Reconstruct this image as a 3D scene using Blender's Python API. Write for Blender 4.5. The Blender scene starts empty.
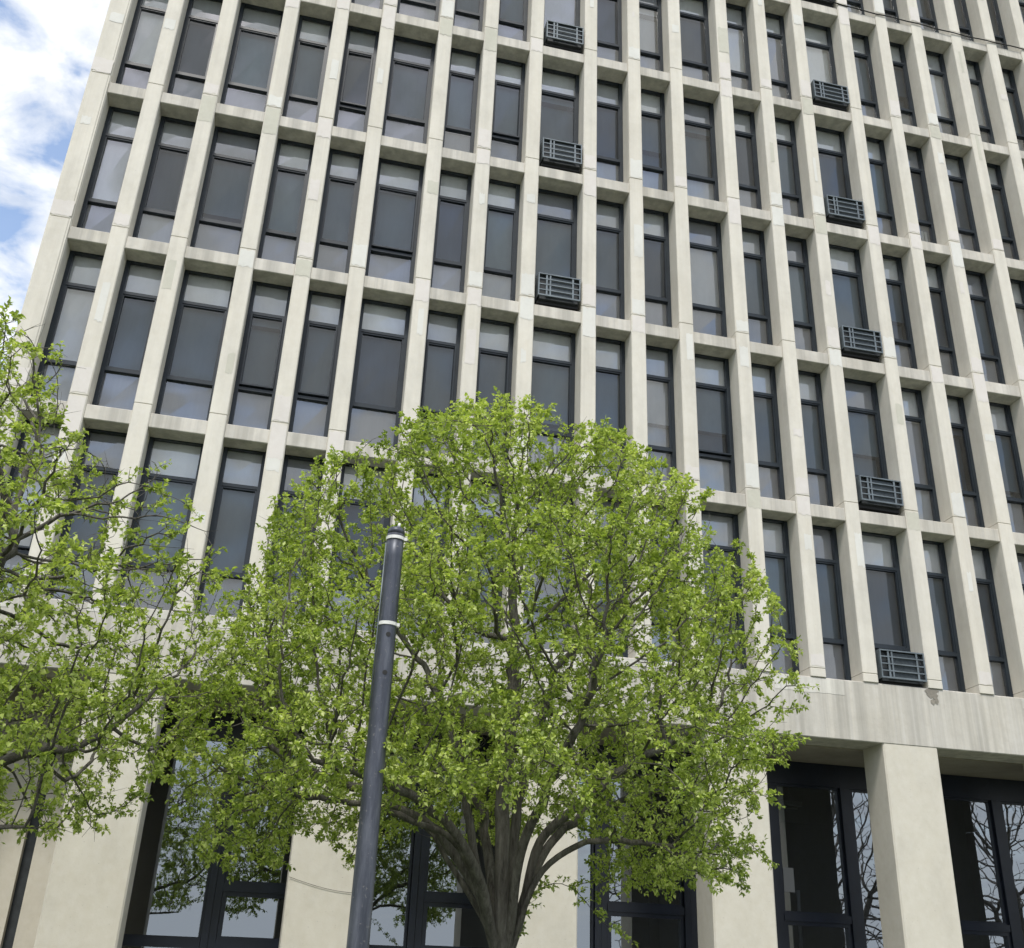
import bpy, math, random
import numpy as np
from mathutils import Vector, Matrix, noise
random.seed(7); rng = np.random.default_rng(11)
scene = bpy.context.scene
col = scene.collection
GZ = -5.72                       # ground level (z = 0 is the sill line of the lowest office floor)

# ------------------------------------------------------------------ helpers
class MB:
    def __init__(s): s.v=[]; s.f=[]; s.m=[]
    def face(s, pts, mi=0):
        i=len(s.v); s.v+= [tuple(p) for p in pts]; s.f.append(tuple(range(i,i+len(pts)))); s.m.append(mi)
    def box(s, x0,x1,y0,y1,z0,z1, mi=0):
        i=len(s.v)
        s.v+=[(x0,y0,z0),(x1,y0,z0),(x1,y1,z0),(x0,y1,z0),(x0,y0,z1),(x1,y0,z1),(x1,y1,z1),(x0,y1,z1)]
        for q in ((0,3,2,1),(4,5,6,7),(0,1,5,4),(1,2,6,5),(2,3,7,6),(3,0,4,7)):
            s.f.append(tuple(i+k for k in q)); s.m.append(mi)
    def cbox(s, x0,x1,y0,y1,z0,z1,c=.012,mi=0,ct=0.0):
        """vertical box with chamfered front corners; ct also slopes the top and bottom front edges"""
        prof=[(x0,y1),(x0,y0+c),(x0+c,y0),(x1-c,y0),(x1,y0+c),(x1,y1)]
        n=len(prof); i=len(s.v)
        inn=[(x0,y1),(x0+ct*.3,y0+c+ct),(x0+c+ct*.3,y0+ct),(x1-c-ct*.3,y0+ct),(x1-ct*.3,y0+c+ct),(x1,y1)]
        rings=[(inn,z0),(prof,z0+ct),(prof,z1-ct),(inn,z1)] if ct>0 else [(prof,z0),(prof,z1)]
        for pr,z in rings: s.v+=[(x,y,z) for x,y in pr]
        for r in range(len(rings)-1):
            for k in range(n):
                a=i+r*n+k; b=i+r*n+(k+1)%n
                s.f.append((a,b,b+n,a+n)); s.m.append(mi)
        s.f.append(tuple(i+k for k in reversed(range(n)))); s.m.append(mi)
        t=i+(len(rings)-1)*n
        s.f.append(tuple(t+k for k in range(n))); s.m.append(mi)
    def tube(s, pts, rad, n=8, mi=0, caps=True):
        pts=[Vector(p) for p in pts]
        if not hasattr(rad,'__len__'): rad=[rad]*len(pts)
        i=len(s.v); prev=None
        for k,p in enumerate(pts):
            d=(pts[min(k+1,len(pts)-1)]-pts[max(k-1,0)]).normalized()
            ref=Vector((1,0,0)) if prev is None else prev
            if abs(d.dot(ref))>.95: ref=Vector((0,1,0))
            u=(ref-d*ref.dot(d)).normalized(); prev=u; w=d.cross(u)
            for j in range(n):
                a=2*math.pi*j/n; s.v.append(tuple(p+(u*math.cos(a)+w*math.sin(a))*rad[k]))
        for k in range(len(pts)-1):
            for j in range(n):
                a=i+k*n+j; b=i+k*n+(j+1)%n
                s.f.append((a,b,b+n,a+n)); s.m.append(mi)
        if caps:
            s.f.append(tuple(i+j for j in reversed(range(n)))); s.m.append(mi)
            t=i+(len(pts)-1)*n; s.f.append(tuple(t+j for j in range(n))); s.m.append(mi)
    def build(s, name, mats, parent=None, smooth=False):
        me=bpy.data.meshes.new(name); me.from_pydata(s.v,[],s.f)
        if not isinstance(mats,(list,tuple)): mats=[mats]
        for m in mats: me.materials.append(m)
        if len(mats)>1: me.polygons.foreach_set('material_index', s.m)
        if smooth: me.polygons.foreach_set('use_smooth',[True]*len(s.f))
        me.validate(); me.update()
        o=bpy.data.objects.new(name,me); col.objects.link(o)
        if parent: o.parent=parent; o.matrix_parent_inverse=parent_inv(parent)
        return o
def parent_inv(p):
    return Matrix.Translation(p.location).inverted()
def tag(o,label=None,cat=None,group=None,kind=None):
    if label: o['label']=label
    if cat: o['category']=cat
    if group: o['group']=group
    if kind: o['kind']=kind
    return o
def empty(name,loc=(0,0,0)):
    o=bpy.data.objects.new(name,None); o.empty_display_size=.3; col.objects.link(o); o.location=loc; return o

# ------------------------------------------------------------------ materials
def mat(name):
    m=bpy.data.materials.new(name); m.use_nodes=True; nt=m.node_tree
    return m,nt,nt.nodes['Principled BSDF']
def N(nt,t,**kw):
    n=nt.nodes.new(t)
    for k,v in kw.items():
        if k in n.inputs: n.inputs[k].default_value=v
        else: setattr(n,k,v)
    return n
def ramp(nt,fac,stops):
    r=nt.nodes.new('ShaderNodeValToRGB'); e=r.color_ramp.elements
    while len(e)<len(stops): e.new(.5)
    for x,(p,c) in zip(e,stops): x.position=p; x.color=(*c,1) if len(c)==3 else c
    nt.links.new(fac,r.inputs[0]); return r.outputs[0]
def mixc(nt,fac,a,b,mode='MIX'):
    m=nt.nodes.new('ShaderNodeMix'); m.data_type='RGBA'; m.blend_type=mode
    for s,v in ((m.inputs[0],fac),(m.inputs[6],a),(m.inputs[7],b)):
        if hasattr(v,'is_output'): nt.links.new(v,s)
        elif isinstance(v,(int,float)): s.default_value=v
        else: s.default_value=(*v,1) if len(v)==3 else v
    return m.outputs[2]
def noise_t(nt,vec,scale,detail=4,rough=.55,mapscale=None):
    if mapscale:
        mp=N(nt,'ShaderNodeMapping'); mp.inputs['Scale'].default_value=mapscale; nt.links.new(vec,mp.inputs[0]); vec=mp.outputs[0]
    n=N(nt,'ShaderNodeTexNoise',Scale=scale,Detail=detail,Roughness=rough); nt.links.new(vec,n.inputs['Vector'])
    return n.outputs['Fac']
def concrete(name,base,var=.10,streak=0.0,bump=.25,warm=(.47,.43,.33),damp=0.0):
    m,nt,b=mat(name); tc=N(nt,'ShaderNodeTexCoord').outputs['Object']
    big=noise_t(nt,tc,.55,5,.6); fine=noise_t(nt,tc,9,8,.7); mid=noise_t(nt,tc,2.3,6,.65,(1,1,.5))
    dk=tuple(c*(1-var*1.6) for c in base); lt=tuple(min(1,c*(1+var)) for c in base)
    c=ramp(nt,mid,[(.3,dk),(.5,base),(.72,lt)])
    c=mixc(nt,ramp(nt,big,[(.42,(0,0,0)),(.75,(.45,.45,.45))]),c,warm)
    c=mixc(nt,.30,c,ramp(nt,fine,[(.3,(.35,.35,.35)),(.55,(.5,.5,.5)),(.75,(.62,.62,.62))]),'OVERLAY')
    if streak:
        s1=noise_t(nt,tc,1.0,7,.62,(5.5,5.5,.10)); s2=noise_t(nt,tc,1.0,5,.6,(19,19,.22))
        c=mixc(nt,ramp(nt,s1,[(.40,(0,0,0)),(.62,(streak,)*3)]),c,(.30,.285,.25))
        c=mixc(nt,ramp(nt,s2,[(.50,(0,0,0)),(.70,(streak*.7,)*3)]),c,(.58,.56,.52))
    pits=noise_t(nt,tc,42,3,.5)
    c=mixc(nt,ramp(nt,pits,[(.22,(.6,.6,.6)),(.30,(0,0,0))]),c,(.25,.23,.2))
    nt.links.new(c,b.inputs['Base Color']); b.inputs['Roughness'].default_value=.88
    bm=N(nt,'ShaderNodeBump',Strength=bump,Distance=.012); nt.links.new(fine,bm.inputs['Height']); nt.links.new(bm.outputs[0],b.inputs['Normal'])
    return m
M={}
M['concrete']=concrete('painted_concrete',(.70,.665,.585),.08,streak=.18,warm=(.65,.60,.50))
M['patch_a']=concrete('concrete_patch_pink',(.70,.66,.615),.05,warm=(.64,.60,.54))
M['patch_b']=concrete('concrete_patch_white',(.71,.70,.65),.06,warm=(.66,.64,.59))
M['patch_c']=concrete('concrete_patch_beige',(.57,.555,.47),.05,warm=(.53,.5,.42))
M['spandrel']=concrete('spandrel_concrete',(.64,.605,.54),.10,streak=.55)
M['fascia']=concrete('fascia_concrete',(.61,.58,.52),.10,streak=.6)
M['column']=concrete('column_concrete',(.63,.595,.51),.05,warm=(.60,.555,.46),bump=.18)
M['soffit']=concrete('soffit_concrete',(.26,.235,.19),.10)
M['band']=concrete('fascia_top_band',(.72,.70,.64),.10,streak=.45)
M['damage']=concrete('spalled_concrete',(.22,.20,.17),.3,bump=1)
def plain(name,c,rough=.5,metal=0,spec=.5,vary=.0,scale=6):
    m,nt,b=mat(name); b.inputs['Roughness'].default_value=rough; b.inputs['Metallic'].default_value=metal
    b.inputs['Specular IOR Level'].default_value=spec
    if vary:
        tc=N(nt,'ShaderNodeTexCoord').outputs['Object']; n=noise_t(nt,tc,scale,6,.65)
        nt.links.new(ramp(nt,n,[(.3,tuple(k*(1-vary) for k in c)),(.7,tuple(min(1,k*(1+vary)) for k in c))]),b.inputs['Base Color'])
    else: b.inputs['Base Color'].default_value=(*c,1)
    return m
M['frame']=plain('dark_bronze_frame',(.017,.024,.032),.38,0,.4,.3,3)
M['store']=plain('storefront_frame',(.010,.014,.026),.35,0,.5,.3,3)
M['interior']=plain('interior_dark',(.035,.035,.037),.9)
M['ac']=plain('ac_grille_metal',(.15,.175,.19),.45,.3,.5,.25,9)
M['ac_dark']=plain('ac_body_dark',(.035,.04,.045),.6,0,.4,.3,9)
M['ac_fin']=plain('ac_coil',(.075,.09,.10),.5,.4,.5,.3,20)
M['black']=plain('black_rubber_and_gap',(.012,.012,.012),.7)
M['white']=plain('white_band',(.72,.72,.68),.5,0,.5,.12,20)
M['paper']=plain('paper',(.22,.22,.22),.8)
def blind(name,c,pleat=0):
    m,nt,b=mat(name); tc=N(nt,'ShaderNodeTexCoord').outputs['Object']
    n=noise_t(nt,tc,1.3,4,.6,(1,1,.4)); cc=ramp(nt,n,[(.3,tuple(k*.80 for k in c)),(.7,tuple(k*1.15 for k in c))])
    w=noise_t(nt,tc,1.0,3,.5,(26,26,.3)); cc=mixc(nt,.10,cc,ramp(nt,w,[(.35,(.4,.4,.4)),(.65,(.6,.6,.6))]),'OVERLAY')
    nt.links.new(cc,b.inputs['Base Color']); b.inputs['Roughness'].default_value=.9; return m
BL=[blind('blind_pale',(.90,.90,.87)),blind('blind_grey',(.68,.69,.69)),blind('blind_slate',(.53,.56,.58)),blind('blind_dark',(.32,.34,.39)),blind('blind_bluish',(.40,.41,.45))]
def glass(name,tint=(.72,.76,.80),refl=1.0,rough=.02,wave=.02,dirt=.06):
    m=bpy.data.materials.new(name); m.use_nodes=True; nt=m.node_tree; nt.nodes.clear()
    out=N(nt,'ShaderNodeOutputMaterial'); tr=N(nt,'ShaderNodeBsdfTransparent'); tr.inputs[0].default_value=(*tint,1)
    gl=N(nt,'ShaderNodeBsdfGlossy'); gl.inputs['Roughness'].default_value=rough; gl.inputs[0].default_value=((.86,.93,1,1) if refl>5 else (.97,.97,.95,1))
    tc=N(nt,'ShaderNodeTexCoord').outputs['Object']
    bm=N(nt,'ShaderNodeBump',Strength=wave,Distance=.06); nt.links.new(noise_t(nt,tc,1.6,2,.5),bm.inputs['Height']); nt.links.new(bm.outputs[0],gl.inputs['Normal'])
    fr=N(nt,'ShaderNodeFresnel',IOR=1.5); mul=N(nt,'ShaderNodeMath',operation='MULTIPLY'); nt.links.new(fr.outputs[0],mul.inputs[0]); mul.inputs[1].default_value=refl; mul.use_clamp=True
    mx=N(nt,'ShaderNodeMixShader'); nt.links.new(mul.outputs[0],mx.inputs[0]); nt.links.new(tr.outputs[0],mx.inputs[1]); nt.links.new(gl.outputs[0],mx.inputs[2])
    df=N(nt,'ShaderNodeBsdfDiffuse'); df.inputs[0].default_value=(.5,.5,.48,1)
    dm=N(nt,'ShaderNodeMixShader'); nt.links.new(ramp(nt,noise_t(nt,tc,1.1,7,.7,(1,1,.6)),[(.4,(dirt*.3,)*3),(.75,(dirt*1.6,)*3)]),dm.inputs[0])
    nt.links.new(mx.outputs[0],dm.inputs[1]); nt.links.new(df.outputs[0],dm.inputs[2]); nt.links.new(dm.outputs[0],out.inputs[0])
    return m
M['glass']=glass('window_glass',(.90,.91,.93),3.6,.03,.03,.07)
M['screen']=glass('insect_screen_over_glass',(.40,.47,.52),1.7,.06,.03,.035)
M['shop']=glass('shopfront_glass',(.40,.44,.50),7.0,.008,.010,.012)

# ------------------------------------------------------------------ building layout
n_,w_=.8875,1.0629
dxs=[.039,-.005,0,.001,.007,-.026,-.009,-.027,-.016,.007,.009,0,-.014,-.017,-.019,.036,.06,.046,-.03,-.02,-.02,-.02,-.02,-.02]
FX=[]; x=0
for k in range(24):
    if k: x+= w_ if k%3==0 else n_
    FX.append(x+dxs[k])
FW=.258; NB=22; NFL=7; H=3.0; TOP=NFL*H
B=empty('office_building',(0,0,GZ))
tag(B,'tall beige concrete office block with narrow vertical fins and dark windows','building')

# fins ------------------------------------------------------------
for k in range(NB+1):
    fb=MB(); x0=FX[k]; x1=x0+FW
    if k==0: x0=-.05
    for fl in range(NFL):
        z0=fl*H+(.004 if fl else .11); z1=(fl+1)*H-.004
        fb.cbox(x0,x1,0,.35,z0,z1,.014 if k else .045,0,.006)
    fb.cbox(x0,x1,0,.35,-.028,.102,.014,0,.006)
    fb.cbox(x0,x1,0,.35,TOP+.004,TOP+.5,.014)
    fb.box(x0+.012,x1-.012,.014,.34,-.02,TOP+.4)
    # repair patches: repainted blocks of their own colour around the joints
    nonlocal_off=[0]
    for fl in range(-1,NFL):
        r=random.random
        def patch(za,zb,mi,full=True):
            a=x0+.016+(0 if full else random.uniform(0,.1)); b_=x1-.016-(0 if full else random.uniform(0,.1))
            n=7; pa=[]; nonlocal_off[0]+=.0004; oy=-.0015-nonlocal_off[0]
            zt=[zb+random.uniform(-.02,.02) for _ in range(n)]; zz=[za+random.uniform(-.02,.02) for _ in range(n)]
            for j in range(n-1):
                xa=a+(b_-a)*j/(n-1); xb=a+(b_-a)*(j+1)/(n-1)
                fb.face([(xa,oy,zz[j]),(xb,oy,zz[j+1]),(xb,oy,zt[j+1]),(xa,oy,zt[j])],mi)
        z=fl*H
        if fl>=0:
            if r()<.62: patch(z+.03 if fl else z+.13,z+random.choice([.25,.32,.45]),random.choice([1,1,2]))
            if fl>0 and r()<.55: patch(z-random.choice([.35,.45,.6]),z-.03,random.choice([1,1,2,3]))
            for _ in range(random.choice([0,0,1,1])):
                zc=z+random.uniform(.7,2.4); patch(zc,zc+random.uniform(.12,.7),random.choice([1,2,2,3]),False)
    fb.build('fin',[M['concrete'],M['patch_a'],M['patch_b'],M['patch_c']],B)

# spandrel beams ---------------------------------------------------
for fl in range(1,NFL+1):
    sb=MB(); z=fl*H
    for b in range(NB):
        xa=FX[b]+FW+.001; xb=FX[b+1]-.001; dy=random.uniform(-.006,.006); dz=random.uniform(-.008,.008)
        sb.cbox(xa,xb,.028+dy,.70,z-.35+dz,z-.12+dz,.004,0,.010)
    sb.build('spandrel',M['spandrel'],B)
fa=MB(); fa.cbox(-.05,FX[NB]+FW,.022,.60,-.945,-.03,.02,0,.012)
# lighter, ragged, repainted band along the top of the fascia and vertical joints
X0,X1=.05,FX[NB]; n=int((X1-X0)/.05); rf_=random.Random(3); on=True; left=0; hb=.2; mi_=1
for j in range(n):
    xa=X0+(X1-X0)*j/n; xb=X0+(X1-X0)*(j+1)/n
    if left<=0: left=rf_.randint(8,34); on=rf_.random()<.72; hb=rf_.choice([.10,.15,.19,.22])
    left-=1
    def bot(xx): return -.05-hb+.02*noise.noise(Vector((xx*2.1,3,0)))+.012*noise.noise(Vector((xx*11,5,0)))
    if on: fa.face([(xa,.0185,bot(xa)),(xb,.0185,bot(xb)),(xb,.0185,-.046),(xa,.0185,-.046)],1)
cx_=FX[15]+.06; kk=0
for (ex,ez,ax,az) in ((0,-.07,.11,.03),(-.05,-.12,.05,.06),(.03,-.13,.06,.07),(.06,-.21,.03,.06),(-.01,-.24,.035,.045),(-.09,-.08,.04,.03)):
    m2=14; kk+=1; ring=[]
    for q in range(m2):
        t=2*math.pi*q/m2; rr=1+rf_.uniform(-.28,.28); ring.append((cx_+ex+math.cos(t)*ax*rr,.0165-.0006*kk,ez+math.sin(t)*az*rr))
    fa.face(ring,2)
fa.build('fascia',[M['fascia'],M['band'],M['damage']],B)
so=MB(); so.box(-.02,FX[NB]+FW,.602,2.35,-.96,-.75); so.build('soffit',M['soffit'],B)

# columns -----------------------------------------------------------
cols=[(0.0,.74)]
for b in (3,6,9,12,15,18,21):
    c=(FX[b-1]+FW+FX[b])/2; cols.append((c-.462,c+.462))
cols[1]=(1.985,2.905)
for (a,b) in cols:
    cb=MB(); cb.cbox(a,b,.03,.60,GZ,-.947,.022,0)
    # faint formwork seam
    cb.build('column',[M['column'],M['soffit']],B)

# side, roof and inner mass ------------------------------------------
sw=MB(); sw.box(-.018,.24,.352,14,-.745,TOP+.4); sw.build('side_wall',M['concrete'],B)
sw=MB(); sw.box(FX[NB]+.02,FX[NB]+FW,.352,14,-.745,TOP+.4); sw.build('side_wall',M['concrete'],B)
rf=MB(); rf.box(.25,FX[NB],.71,14,TOP-.12,TOP+.05); rf.build('roof',M['soffit'],B)
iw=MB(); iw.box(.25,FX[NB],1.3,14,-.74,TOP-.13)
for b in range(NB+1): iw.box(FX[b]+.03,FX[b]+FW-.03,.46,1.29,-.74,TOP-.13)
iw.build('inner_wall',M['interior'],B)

# ground floor glazing ---------------------------------------------------
GY=1.95
mull=[3.88+1.4225*k for k in range(-1,13)]
mull=[2.46,3.88,5.29,6.71,8.12,9.49,10.92,12.37,13.72,15.20,16.56,17.98,19.40,20.8]
def bar(mb,xa,xb,z0,z1,y0=GY-.06,y1=GY+.07): mb.box(xa,xb,y0,y1,z0,z1)
for i in range(len(mull)-1):
    a,b=mull[i]+.105,mull[i+1]-.105
    fr=MB()
    xl=mull[i]
    fr.box(xl-.10,xl-.006,GY-.07,GY+.08,GZ+.15,-1.33); fr.box(xl+.006,xl+.10,GY-.045,GY+.08,GZ+.15,-1.33)
    fr.box(xl-.006,xl+.006,GY-.03,GY+.08,GZ+.15,-1.33)
    fr.box(xl-.10,mull[i+1]-.101,GY-.055,GY+.10,-1.329,-.962)
    bar(fr,a-.004,b+.0,GZ+.151,GZ+.28); bar(fr,a-.004,b,-4.14,-4.03)
    # thin inner sash around each light
    def sash(x0,x1,z0,z1,t=.035,y=GY-.02):
        fr.box(x0,x1,y,GY+.05,z0,z0+t); fr.box(x0,x1,y,GY+.05,z1-t,z1)
        fr.box(x0,x0+t,y,GY+.05,z0+t,z1-t); fr.box(x1-t,x1,y,GY+.05,z0+t,z1-t)
    barred=(i%2==1)
    if barred:
        bar(fr,a-.004,b,-3.40,-3.29); sash(a,b,-3.29,-1.33); sash(a,b,-4.03,-3.40,.06,GY-.035)
    else: sash(a,b,-4.03,-1.33)
    f=fr.build('shopfront_frame',M['store'],B)
    p=MB(); p.face([(a,GY+.02,GZ+.2),(b,GY+.02,GZ+.2),(b,GY+.02,-1.33),(a,GY+.02,-1.33)])
    g=p.build('pane',M['shop'],f)
pn=MB()       # pale panels and brown slot at the left end of the recess
pn.box(.96,1.42,1.1,2.1,GZ,-1.80); pn.box(1.565,2.2,1.1,2.1,GZ,-1.95)
pn.build('recess_wall',M['column'],B)
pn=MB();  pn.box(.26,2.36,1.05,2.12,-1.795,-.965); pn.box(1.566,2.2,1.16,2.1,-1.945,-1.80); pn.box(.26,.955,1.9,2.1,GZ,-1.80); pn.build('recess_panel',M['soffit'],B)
pn=MB(); pn.box(1.421,1.564,1.22,2.1,GZ,-1.80); pn.build('slot_panel',M['ac_dark'],B)
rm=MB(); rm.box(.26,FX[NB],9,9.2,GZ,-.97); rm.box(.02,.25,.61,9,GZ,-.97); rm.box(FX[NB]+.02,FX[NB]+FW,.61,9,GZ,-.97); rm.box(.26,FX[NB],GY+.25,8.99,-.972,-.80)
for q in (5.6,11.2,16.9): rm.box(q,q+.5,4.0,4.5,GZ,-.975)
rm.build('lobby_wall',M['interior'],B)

# windows ---------------------------------------------------------------
AC={(9,f) for f in (2,3,4)}|{(15,f) for f in (0,1,2,3,4,5)}
special={(18,4):0,(15,4):0,(13,4):0,(4,3):1}
FY=.350; GYW=.402
def in_view(b,fl):
    return True
win_list=[(b,fl) for fl in range(NFL) for b in range(1,NB+1)]
# camera (solved from the photograph)
f_,pitch,yaw,roll=1033.87,.4393,.2153,.0422; C=Vector((4.3452,-14.1097,-4.1181))
cp,sp,cyw,syw,cr,sr=math.cos(pitch),math.sin(pitch),math.cos(yaw),math.sin(yaw),math.cos(roll),math.sin(roll)
Fv=Vector((syw*cp,cyw*cp,sp)); R0=Vector((cyw,-syw,0)); U0=R0.cross(Fv); Rv=cr*R0+sr*U0; Uv=-sr*R0+cr*U0
cam=bpy.data.cameras.new('camera'); co=bpy.data.objects.new('camera',cam); col.objects.link(co)
cam.sensor_fit='HORIZONTAL'; cam.sensor_width=36; cam.lens=36*f_/1024; cam.clip_end=3000
co.matrix_world=Matrix(((Rv.x,Uv.x,-Fv.x,C.x),(Rv.y,Uv.y,-Fv.y,C.y),(Rv.z,Uv.z,-Fv.z,C.z),(0,0,0,1)))
scene.camera=co
def seen(x,z):
    P=Vector((x,.3,z))-C; d=P.dot(Fv); px=512+f_*P.dot(Rv)/d; py=474-f_*P.dot(Uv)/d
    return -25<px<1049 and -25<py<760
visible=[w for w in win_list if any(seen(FX[w[0]-1]+dxx,w[1]*H+dz) for dxx in (.3,.8) for dz in (.3,1.4,2.5))]
def bd(b,fl):
    C_=Vector(((FX[b-1]+FX[b])/2,.3,fl*H+1.4)); return (C_-C).length
visible.sort(key=lambda w:bd(*w)); main=set(visible[:100])
print('windows in view',len(visible))
def window_geo(b,fl,fr,pn,bl):
    xa=FX[b-1]+FW-.02; xb=FX[b]+.02; z=fl*H; zb=z-.12 if fl else -.03; zt=z+2.65
    wd=xb-xa; ja=.062; y0,y1=FY,GYW+.04
    r=random.Random(b*31+fl*7)
    # outer frame
    fr.box(xa,xa+ja+.02,y0,y1,zb,zt); fr.box(xb-ja-.02,xb,y0,y1,zb,zt)
    ia,ib=xa+ja+.02,xb-ja-.02
    fr.box(ia,ib,y0,y1,zt-.022,zt+.02); fr.box(ia,ib,y0,y1,zb-.01,zb+.05)
    zl=z+.645; zm=z+2.02
    fr.box(ia,ib,y0,y1,zl,zl+.05); fr.box(ia,ib,y0,y1,zm,zm+.05)
    # sash round the middle light, some standing a little open
    opened=r.random()<.10 or (b,fl) in ((4,1),(5,1))
    t=.026; oy=-.05 if opened else 0; ys=y0+.012
    za_,zb_=zl+.05,zm
    if opened: za_+=.025
    fr.box(ia,ia+t,ys+oy,y1-.02,za_,zb_); fr.box(ib-t,ib,ys+oy,y1-.02,za_,zb_)
    fr.box(ia+t,ib-t,ys+oy,y1-.02,za_,za_+t); fr.box(ia+t,ib-t,ys,y1-.02,zb_-t,zb_)
    # panes: tiny individual tilt so that each reflects its own bit of sky
    def pane(a,b_,c,d,mi,y=GYW):
        e=[r.uniform(-.006,.006) for _ in range(4)]
        pn.face([(a,y+e[0],c),(b_,y+e[1],c),(b_,y+e[2],d),(a,y+e[3],d)],mi)
    pane(ia,ib,zm+.05,zt-.022,0)
    k=r.random(); scr=1
    if special.get((b,fl))==0 or (b==1) or k<.10: scr=0
    pane(ia+t,ib-t,za_+t,zb_-t,scr,GYW-.01)
    if (b,fl) not in AC: pane(ia,ib,zb+.05,zl,0)
    # blind behind
    q=r.random()
    mi=0 if special.get((b,fl))==0 else (1 if q<.30 else 2 if q<.60 else 3 if q<.88 else 0)
    if b==1: mi=0
    by=GYW+.085
    if r.random()<.25 and mi!=0:                 # blind raised part-way, dark room below
        zs=z+r.choice([1.9,1.2,.9]); bl.face([(ia-.03,by,zs),(ib+.03,by,zs),(ib+.03,by,zt),(ia-.03,by,zt)],mi)
        bl.face([(ia-.03,by+.12,zb),(ib+.03,by+.12,zb),(ib+.03,by+.12,zs),(ia-.03,by+.12,zs)],r.choice([2,3]))
    else: bl.face([(ia-.03,by,z+.66),(ib+.03,by,z+.66),(ib+.03,by,zt),(ia-.03,by,zt)],mi)
    bl.face([(ia-.03,by+.01,zb),(ib+.03,by+.01,zb),(ib+.03,by+.01,z+.70),(ia-.03,by+.01,z+.70)],r.choice([3,3,4,4,2]))
    bl.face([(ia-.03,by-.02,z+2.0),(ib+.03,by-.02,z+2.0),(ib+.03,by-.02,zt),(ia-.03,by-.02,zt)],r.choice([0,0,0,1,4]))
    if r.random()<.03:                         # folded curtain or papers on the sill
        xx=ia+.08
        while xx<ib-.1:
            ww=r.uniform(.03,.07); bl.box(xx,xx+ww,by-.05,by-.03,zb+.04,z+.5,0); xx+=ww+r.uniform(.02,.06)
rest=[MB(),MB(),MB()]
for (b,fl) in win_list:
    if (b,fl) in main:
        fr,pn,bl=MB(),MB(),MB(); window_geo(b,fl,fr,pn,bl)
        w=fr.build('window',M['frame'],B); pn.build('pane',[M['glass'],M['screen']],w); bl.build('blind',BL,w)
    else: window_geo(b,fl,*rest)
w=rest[0].build('window',M['frame'],B); w['kind']='stuff'; rest[1].build('pane',[M['glass'],M['screen']],w); rest[2].build('blind',BL,w)

# air conditioners -----------------------------------------------------
ords={(9,4):'topmost of the left hand column of units',(9,3):'second from the top in the left hand column of units',(9,2):'lowest in the left hand column of units',(9,1):'lowest of the left hand column, just above the leafy tree',
 (15,5):'highest of the right hand column, cut by the top edge',(15,4):'second of the right hand column, beside the pale blinds',(15,3):'third of the right hand column of units',(15,2):'fourth of the right hand column of units',(15,1):'fifth of the right hand column, two storeys up',(15,0):'lowest of the right hand column, resting on the fascia'}
ord2={(9,4):'its top row dusty'}
for (b,fl) in sorted(AC):
    xa=FX[b-1]+FW+.05; xb=FX[b]-.035; z=fl*H+.065; wd=xb-xa; h=.445
    a=empty('air_conditioner',((xa+xb)/2,.2,z))
    tag(a,'grey grilled window air conditioner, '+ords[(b,fl)],'air conditioner','air conditioners set in the wide windows')
    g=random.Random(b*5+fl)
    body=MB(); body.box(xa+.03,xb-.03,.03,.50,z-.04,z+h-.02); body.box(xa+.01,xb-.01,.09,.3,z-.10 if fl else z-.095,z-.041,1)  # black box fills the gap below the unit, its shade put in the colour
    body.build('body',[M['ac_dark'],M['black']],a)
    coil=MB(); coil.box(xa+.16,xb-.14,.004,.028,z+.02,z+h-.04)
    n=34
    for j in range(n):
        xx=xa+.165+(wd-.31)*j/n; coil.box(xx,xx+.006,-.002,.003,z+.025,z+h-.045)
    coil.build('coil',M['ac_fin'],a)
    gr=MB(); y0,y1=-.032,-.008; t=.020
    gr.box(xa,xb,y0,y1,z+h-t,z+h); gr.box(xa,xb,y0,y1,z-.01,z-.01+t*1.3); gr.box(xa,xa+t,y0+.001,y1-.001,z+.016,z+h-t); gr.box(xb-t,xb,y0+.001,y1-.001,z+.016,z+h-t)
    for j in range(1,4):
        zz=z+h*j/4; gr.box(xa+t,xb-t,y0+.004,y1-.002,zz-.009,zz+.009)
    gr.box(xa+.135,xa+.165,y0+.007,y1,z+.017,z+h-t-.001); gr.box(xa+.20,xa+.225,y0+.007,y1,z+.017,z+h-t-.001); gr.box(xb-.145,xb-.115,y0+.007,y1,z+.017,z+h-t-.001)
    gr.box(xa,xa+.012,y1,.2,z-.009,z+h-.001); gr.box(xb-.012,xb,y1,.2,z-.009,z+h-.001); gr.box(xa+.0121,xb-.0121,y1,.2,z+h-.012,z+h-.001)
    gr.build('grille',M['ac'],a); a.rotation_euler=(g.uniform(-.012,.012),g.uniform(-.012,.012),0)

# facade cable, wire on the column -----------------------------------------
cb=MB(); pts=[]
for j in range(60):
    t=j/59; xx=12.6+t*9.4; pts.append((xx,-.022+.006*math.sin(j*1.3),14.93+.22*max(0,(15.2-xx)/2.6)**1.5+.012*math.sin(xx*2.1)))
cb.tube(pts,.014,6); o=cb.build('cable',M['black'],None,True); tag(o,'thin black cable strung along a spandrel at the top right of the facade','cable')
cb=MB(); pts=[]
for j in range(26):
    t=j/25; pts.append((4.80+t*.93,.018,-3.28-.12*math.sin(t*math.pi*.6)-.03*t))
cb.tube(pts,.0028,5); o=cb.build('wire',M['black'],None,True); tag(o,'thin dark wire sagging across the beige column behind the lamp post','wire')

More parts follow.
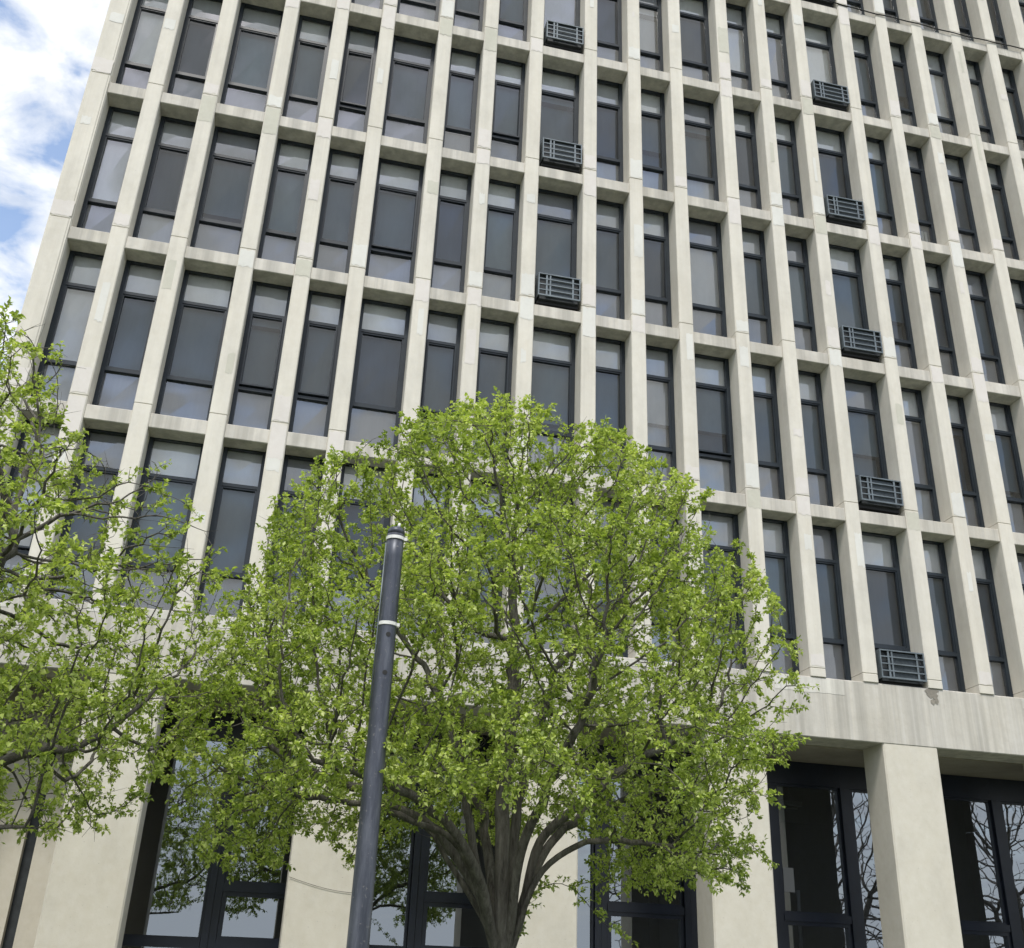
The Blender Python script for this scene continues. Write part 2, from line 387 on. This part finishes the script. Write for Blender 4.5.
# notices on the glass, rods behind it --------------------------------------
o=MB(); o.box(12.52,12.70,GY-.012,GY-.006,-2.98,-2.62); o=o.build('paper_notice',M['paper']); tag(o,'small white paper notice taped inside the dark ground floor glass','notice')
for k,(xx,lab) in enumerate(((13.10,'pale pole leaning inside the dark glass left of the mullion'),(14.05,'pale pole leaning inside the dark glass next to the right column'))):
    o=MB(); o.tube([(xx+.25,3.2,GZ),(xx,2.6,-2.9)],.03,10); o=o.build('leaning_pole',M['white'],None,True); tag(o,lab,'pole','poles leaning behind the glass')
o=empty('ceiling_lamp',(13.4,4.2,-1.25)); tag(o,'white tube lamp hanging behind the ground floor glass beside the tree','lamp')
t_=MB(); t_.box(12.9,14.1,4.1,4.3,-1.33,-1.25); t_.build('lamp_body',M['white'],o)
t_=MB(); t_.tube([(12.95,4.2,-1.36),(14.05,4.2,-1.36)],.02,8); t_.build('tube',M['white'],o,True)
for xx in (13.1,13.9):
    t_=MB(); t_.tube([(xx,4.2,-1.25),(xx,4.2,-.98)],.006,6); t_.build('hanger',M['black'],o,True)

# lamp post --------------------------------------------------------------
m,nt,b=mat('galvanised_grey_paint'); tc=N(nt,'ShaderNodeTexCoord').outputs['Object']
c=ramp(nt,noise_t(nt,tc,3,8,.7,(6,6,.8)),[(.28,(.03,.035,.047)),(.5,(.07,.077,.097)),(.78,(.15,.16,.185))])
c=mixc(nt,ramp(nt,noise_t(nt,tc,38,4,.6),[(.63,(0,0,0)),(.70,(.6,.6,.6))]),c,(.22,.21,.20))
nt.links.new(c,b.inputs['Base Color']); b.inputs['Roughness'].default_value=.42; b.inputs['Metallic'].default_value=.35; M['post']=m
LX,LY=5.045,-7.0; P0=empty('lamp_post',(LX,LY,GZ)); tag(P0,'dark grey steel post without a lamp head standing before the leafy tree','post')
zt=-1.32
def rp(z): return .063+(zt-z)*.0028
t_=MB(); zz=[GZ+.02+i*(zt-GZ-.02)/24 for i in range(25)]; t_.tube([(LX,LY,z) for z in zz],[rp(z) for z in zz],24); t_.build('pole',M['post'],P0,True)
t_=MB(); t_.tube([(LX,LY,zt+.001),(LX,LY,zt+.03),(LX,LY,zt+.05),(LX,LY,zt+.062)],[.064,.062,.05,.022],20); t_.build('cap',M['post'],P0,True)
t_=MB(); t_.tube([(LX+.015,LY,zt+.06),(LX+.02,LY,zt+.095)],[.012,.010],8); t_.build('stub',M['white'],P0,True)
for z in (zt-.035,-2.005):
    t_=MB(); t_.tube([(LX,LY,z-.013),(LX,LY,z-.012),(LX,LY,z+.012),(LX,LY,z+.013)],[rp(z)+.001,rp(z)+.006,rp(z)+.006,rp(z)+.001],24); t_.box(LX+.06,LX+.082,LY-.03,LY-.014,z-.012,z+.012); t_.build('strap',M['white'],P0)
t_=MB(); t_.tube([(LX-.068,LY-.03,-1.40),(LX-.071,LY-.03,-2.0),(LX-.072,LY-.03,-2.6)],.0045,6); t_.build('conduit',M['ac'],P0,True)
for z in (-2.09,-2.36):
    t_=MB(); t_.tube([(LX+.005,LY-rp(z)-.002,z),(LX+.005,LY-rp(z)+.01,z)],[.017,.017],12); t_.build('bolt_hole',M['black'],P0)
t_=MB(); t_.box(LX-.16,LX+.16,LY-.16,LY+.16,GZ+.003,GZ+.028); t_.build('base_plate',M['post'],P0)
for sx in (-1,1):
    for sy in (-1,1):
        t_=MB(); t_.tube([(LX+sx*.12,LY+sy*.12,GZ+.028),(LX+sx*.12,LY+sy*.12,GZ+.06)],.013,6); t_.build('bolt',M['post'],P0)

# ------------------------------------------------------------------ setting
def ground_mat(name,a,b_,scale,bump=.3,bricks=None):
    m,nt,b=mat(name); tc=N(nt,'ShaderNodeTexCoord').outputs['Object']
    c=ramp(nt,noise_t(nt,tc,scale,8,.7),[(.3,a),(.7,b_)])
    if bricks:
        bt=N(nt,'ShaderNodeTexBrick',Scale=1.0); bt.offset=0; bt.inputs['Brick Width'].default_value=bricks; bt.inputs['Row Height'].default_value=bricks; bt.inputs['Mortar Size'].default_value=.008
        nt.links.new(tc,bt.inputs['Vector']); c=mixc(nt,bt.outputs['Fac'],c,(.10,.10,.09))
    nt.links.new(c,b.inputs['Base Color']); b.inputs['Roughness'].default_value=.9
    bm=N(nt,'ShaderNodeBump',Strength=bump,Distance=.02); nt.links.new(noise_t(nt,tc,scale*12,4,.6),bm.inputs['Height']); nt.links.new(bm.outputs[0],b.inputs['Normal']); return m
def struct(name,mb,m): o=mb.build(name,m); o['kind']='structure'; return o
g=MB(); g.box(-400,400,-400,400,GZ-1,GZ-.16); struct('ground',g,ground_mat('grass_ground',(.04,.07,.02),(.08,.11,.035),.6))
g=MB(); g.box(-200,200,-18,.02,GZ-.15,GZ); g.box(-.1,FX[NB]+.3,.02,14,GZ-.15,GZ-.004); struct('pavement',g,ground_mat('pavement_concrete',(.15,.145,.13),(.22,.215,.195),1.2,.2,1.5))
g=MB(); g.box(-60,80,-9.5,-1.2,GZ+.001,GZ+.006); struct('bounce_cut_lawn',g,ground_mat('bounce_cut_grass',(.035,.065,.015),(.07,.10,.03),2))  # unseen grass strip, added to cut bounce light on beam undersides and soffits
g=MB(); g.box(-200,200,-18.16,-18.004,GZ-.15,GZ+.004); struct('kerb',g,ground_mat('kerb_concrete',(.3,.3,.28),(.4,.39,.37),3))
g=MB(); g.box(-200,200,-27,-18.164,GZ-.155,GZ-.13); struct('road',g,ground_mat('asphalt',(.04,.04,.042),(.065,.065,.065),2))
g=MB()
for k in range(-30,30): g.box(k*6,k*6+3,-22.7,-22.55,GZ-.129,GZ-.125)
struct('road_marking',g,M['white'])

# ------------------------------------------------------------------ trees
mb_,nt,b=mat('bark'); tc=N(nt,'ShaderNodeTexCoord').outputs['Object']
bn=noise_t(nt,tc,1.0,9,.78,(17,17,2.6)); bn2=noise_t(nt,tc,4,5,.6)
c=ramp(nt,bn,[(.36,(.045,.041,.035)),(.47,(.135,.122,.102)),(.56,(.20,.185,.158)),(.70,(.32,.30,.26))])
c=mixc(nt,ramp(nt,bn2,[(.45,(0,0,0)),(.75,(.5,.5,.5))]),c,(.13,.125,.10))
nt.links.new(c,b.inputs['Base Color']); b.inputs['Roughness'].default_value=.9
bm=N(nt,'ShaderNodeBump',Strength=1.0,Distance=.06); nt.links.new(bn,bm.inputs['Height']); nt.links.new(bm.outputs[0],b.inputs['Normal']); M['bark']=mb_
def leaf_mat(name,stops):
    m=bpy.data.materials.new(name); m.use_nodes=True; nt=m.node_tree; nt.nodes.clear()
    out=N(nt,'ShaderNodeOutputMaterial'); at=N(nt,'ShaderNodeAttribute',attribute_name='tint'); sep=N(nt,'ShaderNodeSeparateColor'); nt.links.new(at.outputs['Color'],sep.inputs[0])
    c=ramp(nt,sep.outputs[0],stops)
    pr=N(nt,'ShaderNodeBsdfPrincipled',Roughness=.42); nt.links.new(c,pr.inputs['Base Color']); pr.inputs['Specular IOR Level'].default_value=.45
    tl=N(nt,'ShaderNodeBsdfTranslucent'); nt.links.new(mixc(nt,1.0,c,(1.15,1.25,.55),'MULTIPLY'),tl.inputs[0])
    mx=N(nt,'ShaderNodeMixShader'); mx.inputs[0].default_value=.42; nt.links.new(pr.outputs[0],mx.inputs[1]); nt.links.new(tl.outputs[0],mx.inputs[2]); nt.links.new(mx.outputs[0],out.inputs[0]); return m
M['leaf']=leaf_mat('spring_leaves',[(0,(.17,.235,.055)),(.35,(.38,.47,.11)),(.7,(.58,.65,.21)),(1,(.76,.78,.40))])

def colonize(seed_pts,attr,step,kill,infl,iters,r,up=.12):
    """space colonisation: returns node positions and parents"""
    P=[np.array(p[0],float) for p in seed_pts]; par=[p[1] for p in seed_pts]
    P=np.array(P); par=list(par); A=attr.copy()
    d=np.full(len(A),1e9); idx=np.zeros(len(A),int)
    def upd(start):
        nonlocal d,idx
        for s in range(start,len(P),64):
            Q=P[s:s+64]; D=np.linalg.norm(A[:,None]-Q[None],axis=2); j=D.argmin(1); dm=D[np.arange(len(A)),j]
            w=dm<d; d[w]=dm[w]; idx[w]=j[w]+s
    upd(0)
    nch=np.zeros(len(P)+200000,int)
    for it in range(iters):
        keep=d>kill; A=A[keep]; d=d[keep]; idx=idx[keep]
        if len(A)==0: break
        inf=d<infl
        if not inf.any(): break
        start=len(P); ids=np.unique(idx[inf]); new=[]
        V=(A[inf]-P[idx[inf]]); V/=np.linalg.norm(V,axis=1)[:,None]+1e-9
        acc=np.zeros((len(P),3)); np.add.at(acc,idx[inf],V)
        for i in ids:
            if nch[i]>=3: continue
            v=acc[i]; nv=np.linalg.norm(v)
            if nv<1e-3: continue
            v=v/nv
            if par[i]>=0:
                pd=P[i]-P[par[i]]; pd/=np.linalg.norm(pd)+1e-9; v=v+.45*pd
            v=v+r.normal(0,.13,3)+np.array([0,0,up]); v/=np.linalg.norm(v)
            new.append((P[i]+v*step,i)); nch[i]+=1
        if not new: break
        P=np.vstack([P,[q for q,_ in new]]); par+= [i for _,i in new]
        upd(start)
    return P,np.array(par)
def smooth_nodes(P,par,fixed,passes=2):
    n=len(P); 
    for _ in range(passes):
        S=np.zeros_like(P); c=np.zeros(n)
        m=par>=0; ii=np.arange(n)[m]; pp=par[m]
        np.add.at(S,ii,P[pp]); np.add.at(c,ii,1); np.add.at(S,pp,P[ii]); np.add.at(c,pp,1)
        Q=P.copy(); k=c>=2; Q[k]=.5*P[k]+.5*(S[k]/c[k][:,None]); Q[:fixed]=P[:fixed]; P=Q
    return P
def mesh_np(name,V,F,m,parent):
    me=bpy.data.meshes.new(name); k=F.shape[1]; nf=len(F)
    me.vertices.add(len(V)); me.vertices.foreach_set('co',V.astype(np.float32).ravel())
    me.loops.add(nf*k); me.loops.foreach_set('vertex_index',F.astype(np.int32).ravel())
    me.polygons.add(nf); me.polygons.foreach_set('loop_start',np.arange(0,nf*k,k,dtype=np.int32))
    me.materials.append(m); me.update(calc_edges=True); me.validate()
    o=bpy.data.objects.new(name,me); col.objects.link(o); o.parent=parent; o.matrix_parent_inverse=parent_inv(parent); return o
def make_tree(name,label,base,stems,attr,leafy,seed,step=.085,kill=.125,infl=1.0,group='trees',leafmat=None,trunk_r=.2,nleaf=17,tip=.0028,thin_r=.0105,leaf_len=(.026,.050),expo=2.45,cat='tree'):
    r=np.random.default_rng(seed)
    T=empty(name,base); tag(T,label,cat,group)
    seeds=[(base,-1)]; 
    last={}
    for st in stems:                       # polyline; first point given as index of an already placed key
        key,pts=st; prev=last.get(key,0) if key else 0; p0=np.array(seeds[prev][0])
        name_,pts=pts[0],pts[1:]
        for q in pts:
            q=np.array(q,float); L=np.linalg.norm(q-p0); k=max(1,int(round(L/step)))
            for j in range(1,k+1):
                pp=p0+(q-p0)*j/k + (r.normal(0,.008,3) if j<k else 0)
                seeds.append((pp,prev)); prev=len(seeds)-1
            p0=q
        last[name_]=prev
    P,par=colonize(seeds,attr,step,kill,infl,400,r)
    P=smooth_nodes(P,par,1,3)
    n=len(P); ch=[[] for _ in range(n)]
    for i in range(n):
        if par[i]>=0: ch[par[i]].append(i)
    def radii(ex):
        R=np.zeros(n)
        for i in range(n-1,-1,-1):
            R[i]=tip if not ch[i] else (sum(R[c]**ex for c in ch[i])+(tip*.25)**ex)**(1/ex)
        return R
    lo,hi=1.5,3.2
    for _ in range(11):
        ex=(lo+hi)/2; R=radii(ex)
        if R[0]>trunk_r: lo=ex
        else: hi=ex
    tk,br=MB(),MB()
    # chains
    stack=[(0,None)]; 
    while stack:
        i,pr=stack.pop(); chain=[i] if pr is None else [pr,i]
        cur=i
        while ch[cur]:
            cs=sorted(ch[cur],key=lambda c:-R[c])
            for c in cs[1:]: stack.append((c,cur))
            cur=cs[0]; chain.append(cur)
        pts=P[chain]; rad=R[chain].copy()
        if pr is not None: rad[0]=min(rad[0],rad[1]*1.05)
        thick=rad[1 if len(rad)>1 else 0]
        sides=12 if thick>.07 else 7 if thick>.02 else 4 if thick>.006 else 3
        tgt=tk if thick>.03 else br
        if pr is None:     # root flare
            for q in range(len(rad)):
                hgt=pts[q][2]-base[2]; rad[q]*=1+.45*math.exp(-hgt/.18)
        # split chain where it gets thin so tubes stay light
        k=len(chain); cut=k
        for q in range(1,k):
            if rad[q]<.03 and tgt is tk: cut=q; break
        tgt.tube([tuple(p) for p in pts[:cut+1]],list(rad[:cut+1]),sides,0,False)
        if cut<k-1: br.tube([tuple(p) for p in pts[cut:]],list(rad[cut:]),5 if rad[cut]>.01 else 4,0,False)
    tr=tk.build('trunk',M['bark'],T,True); bo=br.build('branches',M['bark'],T,True)
    if leafy is None: return T
    # leaves ---------------------------------------------------------------
    thin=[i for i in range(n) if R[i]<thin_r and par[i]>=0]
    cp_,cd_,cl_,ck_,cs_=[],[],[],[],[]; bp,bq=[],[]
    for i in thin:
        p=P[i]; tipn=(not ch[i]); d=P[i]-P[par[i]]; d/=np.linalg.norm(d)+1e-9
        if r.random()>leafy(p):
            if r.random()<(.8 if tipn else .25): bp.append(p); bq.append(p+d*r.uniform(.05,.2)+r.normal(0,.035,3))
            continue
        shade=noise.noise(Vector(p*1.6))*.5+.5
        for tws in range(3 if tipn else 1 + (r.random()<.6)):
            sd=r.normal(0,.75,3)+d*(1.0 if tipn else .4)+np.array([0,0,.25]); sd/=np.linalg.norm(sd)
            cp_.append(p); cd_.append(sd); cl_.append(r.uniform(.04,.15)); ck_.append(r.poisson(nleaf if tipn else nleaf*.6)); cs_.append(shade)
    cp_,cd_,cl_,ck_,cs_=map(np.array,(cp_,cd_,cl_,ck_,cs_))
    bp+=list(cp_); bq+=list(cp_+cd_*cl_[:,None])
    def segs(name_,A,Bq,ra,rb):
        A=np.array(A);Bq=np.array(Bq); D=Bq-A; D/=np.linalg.norm(D,axis=1)[:,None]+1e-9
        u=np.cross(D,np.array([.3,.2,.9])); u/=np.linalg.norm(u,axis=1)[:,None]+1e-9; w_=np.cross(D,u); m=len(A); V=np.zeros((m,6,3))
        for j in range(3):
            o_=u*math.cos(j*2.0944)+w_*math.sin(j*2.0944); V[:,j]=A+o_*ra; V[:,j+3]=Bq+o_*rb
        base_=(np.arange(m)*6)[:,None,None]; F=np.array([[0,1,4,3],[1,2,5,4],[2,0,3,5]])[None]+base_
        return mesh_np(name_,V.reshape(-1,3),F.reshape(-1,4),M['bark'],T)
    segs('twigs',bp,bq,.0022,.0011)
    ix=np.repeat(np.arange(len(cp_)),ck_); m=len(ix)
    c=cp_[ix]+cd_[ix]*(cl_[ix]*r.uniform(.15,1.1,m))[:,None]
    A_=r.normal(0,.8,(m,3))+cd_[ix]*.7; A_[:,2]-=.12; A_/=np.linalg.norm(A_,axis=1)[:,None]
    u=np.cross(A_,r.normal(0,.45,(m,3))+np.array([0,0,1.0])); u/=np.linalg.norm(u,axis=1)[:,None]+1e-9; w_=np.cross(u,A_); w_[w_[:,2]<0]*=-1
    L=r.uniform(leaf_len[0],leaf_len[1],m)*np.where(r.random(m)<.25,.65,1); W=L*r.uniform(.27,.40,m); fold=W*r.uniform(.1,.7,m); dr=L*r.uniform(.0,.30,m)
    V=np.zeros((m,4,3)); s0=c+A_*.006
    V[:,0]=s0; V[:,1]=s0+A_*(L*.45)[:,None]+u*W[:,None]+w_*fold[:,None]; V[:,2]=s0+A_*L[:,None]-w_*dr[:,None]; V[:,3]=s0+A_*(L*.45)[:,None]-u*W[:,None]+w_*fold[:,None]
    F=np.array([[0,2,1],[0,3,2]])[None]+(np.arange(m)*4)[:,None,None]
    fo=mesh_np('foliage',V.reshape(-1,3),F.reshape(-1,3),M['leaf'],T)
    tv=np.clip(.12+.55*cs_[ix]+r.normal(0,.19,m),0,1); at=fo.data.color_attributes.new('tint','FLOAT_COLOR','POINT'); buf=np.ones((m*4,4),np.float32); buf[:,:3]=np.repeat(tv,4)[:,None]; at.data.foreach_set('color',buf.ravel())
    LV=range(m*5)
    print(name,n,len(LV)//5)
    return T
def crown_points(n,prof,cy,depth,r,axis_x,clump=.0,seedoff=0,inner=.45,clf=.75):
    """prof: list (z, xleft, xright); superellipse section; clumpy"""
    zs=[p[0] for p in prof]; out=[]
    z0,z1=min(zs),max(zs); xl=[p[1] for p in prof]; xr=[p[2] for p in prof]
    while len(out)<n:
        z=r.uniform(z0,z1); a=np.interp(z,zs,xl); b=np.interp(z,zs,xr); x=r.uniform(a,b); ax=np.clip(axis_x,a+.1,b-.1)
        hw=(b-ax) if x>ax else (ax-a); dd=depth*(b-a)/2; y=r.uniform(-dd,dd)
        q=(abs((x-ax)/hw)**2.2+abs(y/dd)**2.2)
        if q>1: continue
        if q<inner and r.random()<.55: continue
        v=noise.noise(Vector((x*clf+seedoff,(cy+y)*clf,z*clf*1.2)))
        if v<clump: continue
        out.append((x,cy+y,z))
    return np.array(out)
# main tree
TX,TY=6.44,-5.0
prof=[(-3.5,3.9,8.3),(-3.1,3.6,8.75),(-2.3,3.5,8.9),(-1.7,3.7,8.95),(-1.1,4.0,8.85),(-.6,4.0,8.6),(-.15,4.4,8.2),(.22,4.8,7.9),(.48,5.25,7.5),(.70,5.6,7.05),(.92,6.0,6.6)]
r1=np.random.default_rng(5)
att=crown_points(12500,prof,TY,.86,r1,6.4,-.06,0,.4,1.3)
# keep the space right round the stems clear of foliage low down
m_=~((att[:,2]<-3.08)&(np.abs(att[:,0]-6.35)<.85))&~((att[:,2]<-3.2)&(att[:,0]>4.6)&(att[:,0]<7.4)); att=att[m_]
st=[(None,['t',(6.44,-5.0,-5.0),(6.43,-5.0,-4.25)]),
    ('t',['a',(6.32,-5.05,-3.98),(6.20,-5.12,-3.6),(6.10,-5.16,-3.30),(6.05,-5.2,-3.0),(5.93,-5.2,-2.6),(5.70,-5.15,-2.0)]),
    ('t',['b',(6.39,-5.08,-3.9),(6.36,-5.12,-3.3),(6.37,-5.12,-2.8),(6.41,-5.1,-2.1),(6.42,-5.05,-1.3)]),
    ('t',['c',(6.49,-4.95,-3.9),(6.51,-4.9,-3.3),(6.55,-4.86,-2.8),(6.72,-4.8,-2.2),(6.90,-4.7,-1.6)]),
    ('t',['d',(6.54,-5.06,-3.9),(6.61,-5.1,-3.45),(6.66,-5.15,-3.18),(6.92,-5.25,-2.95),(7.3,-5.35,-2.6),(7.8,-5.4,-2.3)]),
    ('t',['e',(6.40,-4.88,-3.9),(6.36,-4.7,-3.4),(6.28,-4.45,-2.8),(6.1,-4.1,-2.2)]),
    ('t',['k',(6.46,-5.12,-3.85),(6.47,-5.3,-3.3),(6.62,-5.6,-2.8),(6.8,-6.0,-2.3)]),
    ('t',['f',(6.28,-5.12,-3.86),(6.12,-5.25,-3.55),(5.98,-5.32,-3.3),(5.82,-5.38,-3.19),(5.45,-5.45,-3.12),(4.95,-5.5,-3.05),(4.4,-5.6,-3.0)]),
    ('t',['h',(6.57,-5.12,-3.72),(6.68,-5.2,-3.43),(6.95,-5.3,-3.22),(7.3,-5.4,-3.17),(7.8,-5.5,-3.24)]),
    ('t',['f2',(6.30,-5.1,-3.88),(6.18,-5.3,-3.58),(5.9,-5.5,-3.2),(5.4,-5.7,-2.95),(4.7,-5.9,-2.8)]),
    ('t',['f3',(6.34,-4.98,-3.88),(6.2,-4.92,-3.56),(5.85,-4.9,-3.15),(5.2,-4.8,-2.85),(4.5,-4.7,-2.6)]),
    ('t',['d2',(6.53,-4.98,-3.88),(6.64,-4.93,-3.55),(6.82,-4.85,-3.2),(7.2,-4.7,-2.88),(7.9,-4.6,-2.62)]),
    ('t',['tw',(6.62,-5.12,-3.62),(6.8,-5.15,-3.5),(6.95,-5.15,-3.52),(7.1,-5.2,-3.64),(7.17,-5.2,-3.82),(7.35,-5.22,-3.86)]),
    ('t',['l',(6.33,-4.9,-3.9),(6.1,-4.7,-3.5),(5.8,-4.5,-3.1),(5.4,-4.3,-2.7)]),
    ]
leafy1=lambda p: .97 if noise.noise(Vector(p*2.1))>-.33 else .5
make_tree('street_tree','round leafy spring tree standing right behind the grey lamp post',(TX,TY,GZ),st,att,leafy1,3,trunk_r=.14,group='street trees before the building')
# left tree
prof=[(-3.45,-2.0,3.2),(-3.1,-2.6,3.55),(-2.4,-3.0,4.0),(-1.9,-3.1,4.1),(-1.3,-3.0,3.75),(-.8,-2.6,3.35),(-.3,-2.2,2.9),(.35,-1.7,2.1),(.8,-1.0,1.65),(1.25,-.5,1.35)]
r2=np.random.default_rng(9)
att=crown_points(13500,prof,-6.0,.84,r2,.5,.0,20,.4,1.3)
m_=~((att[:,2]<-2.9)&(np.hypot(att[:,0]-.5,att[:,1]+6)<1.0)); att=att[m_]
st=[(None,['t',(.5,-6,-5.0),(.52,-6,-4.3)]),
    ('t',['a',(.3,-6.1,-3.8),(.0,-6.2,-3.0),(-.2,-6.2,-2.2)]),
    ('t',['b',(.6,-6.05,-3.6),(.7,-6.1,-2.8),(.8,-6.1,-1.9)]),
    ('t',['c',(.8,-6.1,-3.9),(1.3,-6.2,-3.4),(1.7,-6.3,-2.8),(2.05,-6.4,-2.1),(2.35,-6.4,-1.5)]),
    ('t',['d',(.7,-6.0,-4.0),(1.2,-6.0,-3.65),(1.9,-6.1,-3.25),(2.6,-6.2,-2.98),(3.1,-6.25,-2.85)]),
    ('t',['e',(.4,-5.8,-3.8),(.2,-5.2,-2.9)]),
    ('t',['f',(.9,-6.1,-3.9),(1.6,-6.4,-3.7),(2.3,-6.6,-3.55),(2.9,-6.7,-3.5)]),]
def leafy2(p):
    if p[0]>2.5 and p[2]>-2.0+.3*(p[0]-2.5): return .33
    if p[2]>-.05: return .28 if p[2]<.45 else .14
    if p[2]<-3.35: return .30
    return .93 if noise.noise(Vector(p*2.1))>-.2 else .42
make_tree('street_tree','leafy spring tree at the left edge with bare twigs against the building corner',(.5,-6.0,GZ),st,att,leafy2,8,trunk_r=.17,group='street trees before the building')
# bare trees across the road, mirrored in the ground floor glass
for k,(tx,ty,lab) in enumerate(((20.5,-20.5,'bare tree across the road mirrored in the ground floor glass left of the right column'),(27.0,-22.0,'bare tree across the road mirrored in the ground floor glass at the right edge'),(34.5,-21.0,'farthest bare tree across the road mirrored in the right hand ground floor glass'))):
    rr=np.random.default_rng(40+k)
    prof=[(-4.3,tx-2.6,tx+2.6),(-1.5,tx-4.2,tx+4.2),(1.5,tx-4.2,tx+4.2),(4,tx-3,tx+3),(5.5,tx-.8,tx+.8)]
    at_=crown_points(5200,prof,ty,.9,rr,tx,-.2,50+k)
    st=[(None,['t',(tx,ty,-4.6),(tx+.1,ty,-3.8)]),('t',['a',(tx-.7,ty,-2.8),(tx-1.2,ty,-1.5)]),('t',['b',(tx+.6,ty+.2,-2.7),(tx+1.3,ty+.3,-1.2)]),('t',['c',(tx+.1,ty-.2,-2.4),(tx,ty-.2,-.8)])]
    make_tree('bare_tree',lab,(tx,ty,GZ),st,at_,None,60+k,step=.2,kill=.3,infl=2.5,trunk_r=.26,tip=.012,group='bare trees across the road')

# ------------------------------------------------------------------ light
SUN_EL,SUN_AZ=math.radians(58),math.radians(198)       # azimuth measured clockwise from +Y
sd=Vector((math.sin(SUN_AZ)*math.cos(SUN_EL),math.cos(SUN_AZ)*math.cos(SUN_EL),math.sin(SUN_EL)))
sl=bpy.data.lights.new('sun','SUN'); sl.energy=1.5; sl.angle=math.radians(12); sl.color=(1,.96,.89)
so_=bpy.data.objects.new('sun',sl); col.objects.link(so_); so_.rotation_euler=sd.to_track_quat('Z','Y').to_euler()
w=bpy.data.worlds.new('World'); scene.world=w; w.use_nodes=True; nt=w.node_tree; nt.nodes.clear()
out=N(nt,'ShaderNodeOutputWorld'); bg=N(nt,'ShaderNodeBackground'); bg.inputs[1].default_value=.10
sky=N(nt,'ShaderNodeTexSky',sky_type='NISHITA'); sky.sun_disc=False; sky.sun_elevation=SUN_EL; sky.sun_rotation=SUN_AZ
tc=N(nt,'ShaderNodeTexCoord').outputs['Generated']
# clouds on a flat layer: project the direction on a plane overhead
sp_=N(nt,'ShaderNodeSeparateXYZ'); nt.links.new(tc,sp_.inputs[0])
mz=N(nt,'ShaderNodeMath',operation='MAXIMUM'); nt.links.new(sp_.outputs[2],mz.inputs[0]); mz.inputs[1].default_value=0.0
ad=N(nt,'ShaderNodeMath',operation='ADD'); nt.links.new(mz.outputs[0],ad.inputs[0]); ad.inputs[1].default_value=.18
dx_=N(nt,'ShaderNodeMath',operation='DIVIDE'); nt.links.new(sp_.outputs[0],dx_.inputs[0]); nt.links.new(ad.outputs[0],dx_.inputs[1])
dy_=N(nt,'ShaderNodeMath',operation='DIVIDE'); nt.links.new(sp_.outputs[1],dy_.inputs[0]); nt.links.new(ad.outputs[0],dy_.inputs[1])
cb_=N(nt,'ShaderNodeCombineXYZ'); nt.links.new(dx_.outputs[0],cb_.inputs[0]); nt.links.new(dy_.outputs[0],cb_.inputs[1])
cn=N(nt,'ShaderNodeTexNoise',Scale=8.6,Detail=9,Roughness=.55,Distortion=.3); nt.links.new(cb_.outputs[0],cn.inputs['Vector'])
cn2=N(nt,'ShaderNodeTexNoise',Scale=9,Detail=7,Roughness=.6); nt.links.new(cb_.outputs[0],cn2.inputs['Vector'])
cov=ramp(nt,cn.outputs['Fac'],[(.39,(.08,.08,.08)),(.465,(.6,.6,.6)),(.55,(1,1,1))])
ccol=ramp(nt,cn2.outputs['Fac'],[(.33,(4.0,4.3,4.8)),(.56,(5.7,5.8,5.9))])
blue=mixc(nt,1.0,sky.outputs[0],(1.5,1.45,1.4),"MULTIPLY")
hz=ramp(nt,sp_.outputs[2],[(0.02,(1,1,1)),(.34,(0,0,0))])
nt.links.new(mixc(nt,hz,mixc(nt,cov,blue,ccol),(5.0,5.3,5.7)),bg.inputs[0]); nt.links.new(bg.outputs[0],out.inputs[0])
# ------------------------------------------------------------------ render
scene.render.engine='CYCLES'; scene.cycles.max_bounces=8; scene.cycles.transparent_max_bounces=10
scene.render.resolution_x=1024; scene.render.resolution_y=948
vs=scene.view_settings; vs.view_transform='Standard'; vs.look='None'; vs.gamma=1; vs.exposure=1.0
